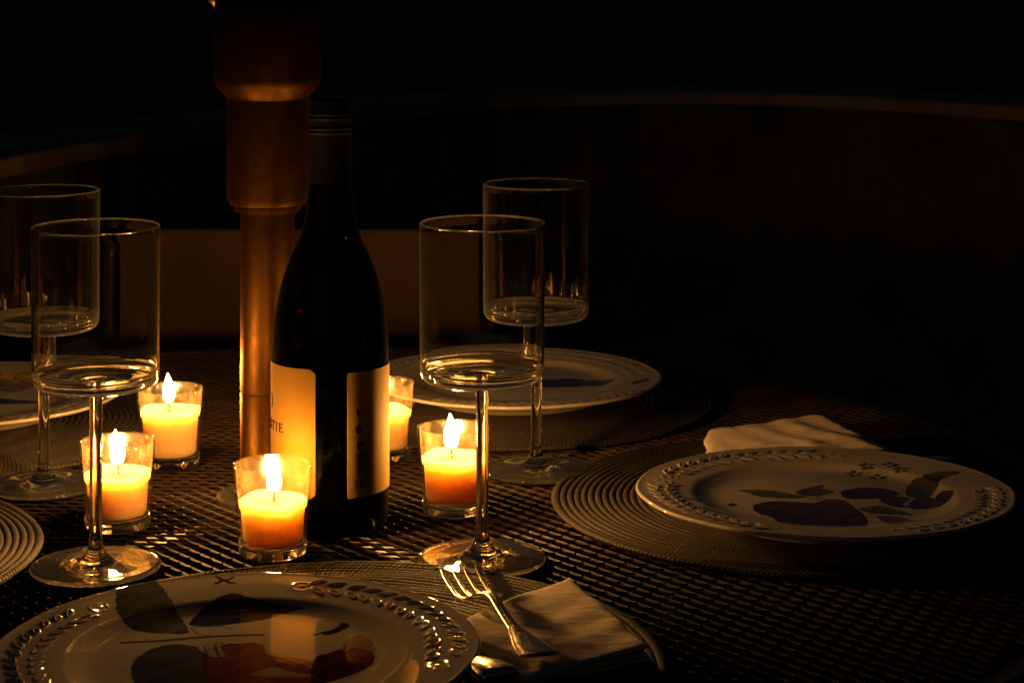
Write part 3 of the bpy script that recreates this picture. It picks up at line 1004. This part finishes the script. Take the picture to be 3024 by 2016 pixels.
def letter(ch, u, z, h, w):
    """serif capitals; u in degrees, w in degrees, h in metres"""
    s_, th_ = .16 * w, .07 * h
    st = .24 * w
    if ch == 'E':
        return [rect(u + .12 * w, z, u + .12 * w + st, z + h), rect(u, z, u + w, z + th_), rect(u, z + h - th_, u + .92 * w, z + h), rect(u + .3 * w, z + .48 * h, u + .75 * w, z + .48 * h + th_),
                rect(u + .9 * w, z, u + w, z + .24 * h), rect(u + .84 * w, z + .78 * h, u + .92 * w, z + h), rect(u + .7 * w, z + .40 * h, u + .76 * w, z + .64 * h)]
    if ch == 'I':
        return [rect(u + .5 * w - st / 2, z, u + .5 * w + st / 2, z + h), rect(u + .18 * w, z, u + .82 * w, z + th_), rect(u + .18 * w, z + h - th_, u + .82 * w, z + h)]
    if ch == 'T':
        return [rect(u + .5 * w - st / 2, z, u + .5 * w + st / 2, z + h), rect(u + .22 * w, z, u + .78 * w, z + th_), rect(u, z + h - th_, u + w, z + h),
                rect(u, z + .76 * h, u + .08 * w, z + h), rect(u + .92 * w, z + .76 * h, u + w, z + h)]
    if ch == 'W':
        out = []
        for a, b, c, d in ((0, 1, .25, 0), (.25, 0, .5, .8), (.5, .8, .75, 0), (.75, 0, 1, 1)):
            out.append([(u + a * w - .06 * w, z + b * h), (u + a * w + .08 * w, z + b * h), (u + c * w + .08 * w, z + d * h), (u + c * w - .06 * w, z + d * h)])
        return out
    if ch in 'SO)':
        out = []
        if ch == 'S':
            P = [(.85, .78), (.7, .92), (.45, .97), (.2, .88), (.12, .72), (.25, .58), (.5, .5), (.75, .4), (.88, .26), (.78, .1), (.5, .03), (.25, .07), (.1, .24)]
        elif ch == ')':
            P = [(.2, 1), (.5, .85), (.65, .6), (.68, .4), (.5, .15), (.2, 0)]
        else:
            P = [(.5 + .46 * math.cos(t_), .5 + .48 * math.sin(t_)) for t_ in np.linspace(0, 2 * PI, 17)]
        for (a, b), (c, d) in zip(P[:-1], P[1:]):
            dx, dy = (c - a) * w / A, (d - b) * h
            L = math.hypot(dx, dy) or 1e-9
            nx, ny = -dy / L * .00035, dx / L * .00035
            out.append([(u + a * w - nx * A, z + b * h - ny), (u + c * w - nx * A, z + d * h - ny), (u + c * w + nx * A, z + d * h + ny), (u + a * w + nx * A, z + b * h + ny)])
        return out
    return []


def fixwind(polys):
    res = []
    for q in polys:
        a = sum(q[i][0] * q[(i + 1) % len(q)][1] - q[(i + 1) % len(q)][0] * q[i][1] for i in range(len(q)))
        res.append(q if a > 0 else q[::-1])
    return res


lh = .0062
polys = []
u = -46.0
for ch, w in (('E', 7.0), ('I', 4.6), ('T', 7.2), ('S', 6.2)):
    u -= w
    polys += letter(ch, u, .0716, lh, w)
    u -= 2.0
printed('lettering', fixwind(polys), M['ink'], fl)
printed('lettering', fixwind(letter(')', -73.5, .0865, .0095, 8.0)), M['ink'], fl)
polys = letter('W', 30.0, .0856, .0030, 5.0)
polys += [rect(32.3, .0832, 33.4, .0842), rect(31, .0846, 32.0, .0852), rect(33.6, .0846, 34.8, .0852)]
printed('crest', fixwind(polys), M['ink'], bl)
P = [(32.7 + 3.6 * math.copysign(abs(math.cos(t_)) ** .6, math.cos(t_)), .0755 + .0026 * math.copysign(abs(math.sin(t_)) ** .6, math.sin(t_))) for t_ in np.linspace(0, 2 * PI, 20)[:-1]]
printed('red_seal', fixwind([P]), M['ink_red'], bl)
polys = [rect(31, .0662, 40.5, .0667), rect(31, .0616, 40.5, .0621), rect(31, .0616, 31.7, .0667), rect(39.8, .0616, 40.5, .0667), rect(32.4, .0644, 37.0, .0664), rect(31.7, .0628, 35.5, .0634)]
printed('stamp', fixwind(polys), M['ink'], bl)
rnd = random.Random(8)
polys = []
for z, n in [(.0590 - .00125 * k, 1) for k in range(20)]:
    if .041 < z < .0425: continue
    u = 30.0 if z > .042 else 28.5
    while u < 43.5:
        w = rnd.uniform(1.0, 3.4)
        polys.append(rect(u, z, min(u + w, 44.5), z + .00055)); u += w + .6
printed('small_print', fixwind(polys), M['ink'], bl)


# ------------------------------------------------------------------ napkins
def sheet(corners, z, thick, seed, amp=.0016, n=44, slope=.0):
    """slab between four corners a,b,c,d (xy), wrinkled; closed solid"""
    a, b, c, d = [Vector(p) for p in corners]
    def P(s_, t): return (a * (1 - s_) + b * s_) * (1 - t) + (d * (1 - s_) + c * s_) * t
    V, Fc = [], []
    for layer in (1, 0):
        for j in range(n + 1):
            for i in range(n + 1):
                s_, t = i / n, j / n
                # wavy border
                s2 = s_ + .012 * math.sin(9 * t + seed) * (1 if i in (0, n) else .5)
                t2 = t + .014 * math.sin(8 * s_ + seed * 2)
                p = P(s2, t2)
                w = noise.noise(Vector((p.x * 26 + seed, p.y * 40, seed))) * amp + noise.noise(Vector((p.x * 70, p.y * 120 + seed, seed * 2))) * amp * .45
                e = min(s_, 1 - s_, t, 1 - t)
                edge = 1 - math.exp(-e * n / 1.6)
                w += amp * .5 * math.sin((t + .25 * s_) * 23 + seed * 3 + 2 * s_) * min(1, t * 2)
                zz = z + w + slope * t
                if layer: zz += thick * (.35 + .65 * edge)
                V.append((p.x, p.y, max(zz, .0006)))
    m = (n + 1) ** 2
    for j in range(n):
        for i in range(n):
            q = j * (n + 1) + i
            Fc.append((q, q + 1, q + n + 2, q + n + 1))
            Fc.append((m + q, m + q + n + 1, m + q + n + 2, m + q + 1))
    loop = [i for i in range(n + 1)] + [j * (n + 1) + n for j in range(1, n + 1)] + [n * (n + 1) + i for i in range(n - 1, -1, -1)] + [j * (n + 1) for j in range(n - 1, 0, -1)]
    for p, q in zip(loop, loop[1:] + loop[:1]): Fc.append((p, m + p, m + q, q))
    return V, Fc


def xy(v): return (v.x, v.y)


nk = tag(empty('folded_napkin', (0.02, 1.2, TOP + .0045)), 'cream folded cloth napkin under the front fork', 'napkin', 'folded cloth napkins')
off = Vector((-.02, -1.2, 0))
lo = [xy(at2(1040, 1500, .006)), xy(at2(1300, 1385, .006)), xy(at2(1498, 1502, .009)), xy(at2(1208, 1560, .009))]
mi = [xy(at2(1040, 1480, .009)), xy(at2(1300, 1352, .009)), xy(at2(1494, 1496, .0125)), xy(at2(1212, 1556, .0125))]
up = [xy(at2(1000, 1432, .012)), xy(at2(1308, 1314, .012)), xy(at2(1487, 1480, .017)), xy(at2(1214, 1548, .017))]
V, Fc = sheet(lo, .0006, .0024, 1.0, .0006, slope=.0008)
mesh_obj('bottom_fold', V, Fc, M['napkin'], nk, loc=off)
V, Fc = sheet(mi, .0026, .0020, 2.0, .0006, slope=.0036)
mesh_obj('middle_fold', V, Fc, M['napkin'], nk, loc=off)
V, Fc = sheet(up, .0042, .0020, 3.3, .0010, slope=.0065)
mesh_obj('top_fold', V, Fc, M['napkin'], nk, loc=off)

nk2 = tag(empty('folded_napkin', (.23, 1.66, TOP + .0045)), 'cream napkin lying behind the right plate with a rounded left fold', 'napkin', 'folded cloth napkins')
off2 = Vector((-.23, -1.66, 0))
up2 = [(.150, 1.605), (.160, 1.685), (.262, 1.722), (.292, 1.598)]
up3 = [(.152, 1.600), (.160, 1.680), (.278, 1.700), (.312, 1.590)]
V, Fc = sheet(up3, .0006, .0050, 5.0, .0006, slope=.004)
mesh_obj('bottom_fold', V, Fc, M['napkin'], nk2, loc=off2)
V, Fc = sheet(up2, .0060, .0045, 6.1, .0012, slope=.0065)
mesh_obj('top_fold', V, Fc, M['napkin'], nk2, loc=off2)


# ------------------------------------------------------------------ cutlery
def blade_mesh(stations, n=14):
    """stations: (s, halfwidth, z, halfthick, crown) along +X; closed superellipse sections"""
    V, Fc = [], []
    for s_, hw, z, ht in stations:
        for k in range(n):
            a = 2 * PI * k / n
            V.append((s_, hw * math.copysign(abs(math.cos(a)) ** .7, math.cos(a)), z + ht * math.copysign(abs(math.sin(a)) ** .8, math.sin(a))))
    m = len(stations)
    for i in range(m - 1):
        for k in range(n):
            k2 = (k + 1) % n
            Fc.append((i * n + k, (i + 1) * n + k, (i + 1) * n + k2, i * n + k2))
    Fc.append(tuple(range(n))); Fc.append(tuple((m - 1) * n + k for k in range(n - 1, -1, -1)))
    return V, Fc


def fork(loc, rz, label, pitch=0.0, roll=0.0):
    f = tag(empty('fork', loc, rz), label, 'fork', 'steel forks')
    f.rotation_euler = (roll, pitch, rz)
    st = smooth_prof([(0, .0104, .0018, .0009), (.0025, .0110, .0018, .0013), (.014, .0100, .0020, .0015), (.030, .0074, .0024, .0016), (.043, .0052, .0030, .0017), (.050, .0037, .0036, .0018),
                      (.070, .0030, .0064, .0019), (.086, .0030, .0100, .0019), (.096, .0034, .0108, .0018), (.102, .0056, .0096, .0015), (.106, .0100, .0078, .0013), (.111, .0122, .0056, .0012), (.118, .0124, .0036, .0010)], 4)
    V, Fc = blade_mesh(st)
    mesh_obj('handle', V, Fc, M['steel'], f, sharp=60)
    tn = smooth_prof([(.0, .0020, .0036, .0011), (.012, .0017, .0022, .0012), (.026, .0015, .0034, .0012), (.042, .0012, .0066, .0010), (.051, .0004, .0096, .0004)], 4)
    me = None
    for k in range(4):
        y = -.0102 + k * .0068
        if me is None:
            V, Fc = blade_mesh(tn, 10)
            o = mesh_obj('tine', V, Fc, M['steel'], f, sharp=70); me = o.data
        else:
            o = bpy.data.objects.new('tine', me); col.objects.link(o); o.parent = f
        o.location = (.1165, y, 0)
        o.rotation_euler = (0, 0, math.radians((k - 1.5) * .8))
    return f


e0 = at2(1241, 1507, .0195); e1 = at2(1055, 1300, .022)
ang = math.atan2(e1.y - e0.y, e1.x - e0.x)
fork(e0 + Vector((0, 0, -.001)), ang, 'steel fork resting tines up on the front cream napkin', .045)


def knife_like(loc, rz, label, cat='knife', name='table_knife', length=.17, pitch=0.0):
    f = tag(empty(name, loc, rz), label, cat)
    f.rotation_euler = (0, pitch, rz)
    st = smooth_prof([(0, .0104, .004, .0024), (.003, .0114, .004, .0040), (.016, .0104, .004, .0040), (.032, .0070, .0035, .0032), (.048, .0042, .003, .0024), (.066, .0038, .003, .0022), (.078, .0046, .003, .0020)], 4)
    V, Fc = blade_mesh(st)
    mesh_obj('handle', V, Fc, M['steel'], f, sharp=60)
    st = smooth_prof([(.077, .0044, .003, .0014), (.085, .0070, .003, .0009), (.13, .0078, .003, .0007), (length - .012, .0072, .003, .0006), (length, .0020, .003, .0004)], 4)
    V, Fc = blade_mesh(st)
    mesh_obj('blade', V, Fc, M['steel'], f, sharp=60)
    return f


k0 = at2(1152, 1560, .020)
knife_like(k0 + Vector((0, 0, -.002)), math.radians(117), 'steel knife handle showing between the front plate rim and fork', pitch=.07, length=.16)
# cutlery of the right setting, ends peeping out behind the plate rim
p = at2(2052, 1031, .014)
RZ = math.radians(14)
fork(p + Vector((-.168 * math.cos(RZ), -.168 * math.sin(RZ), -.0085)), RZ, 'steel fork behind the right plate, only its tine tips showing', 0)
p = at2(2188, 1050, .008)
knife_like(p + Vector((-.17 * math.cos(RZ), -.17 * math.sin(RZ), -.003)), RZ, 'steel knife whose thin end shows beyond the right plate rim', length=.17)
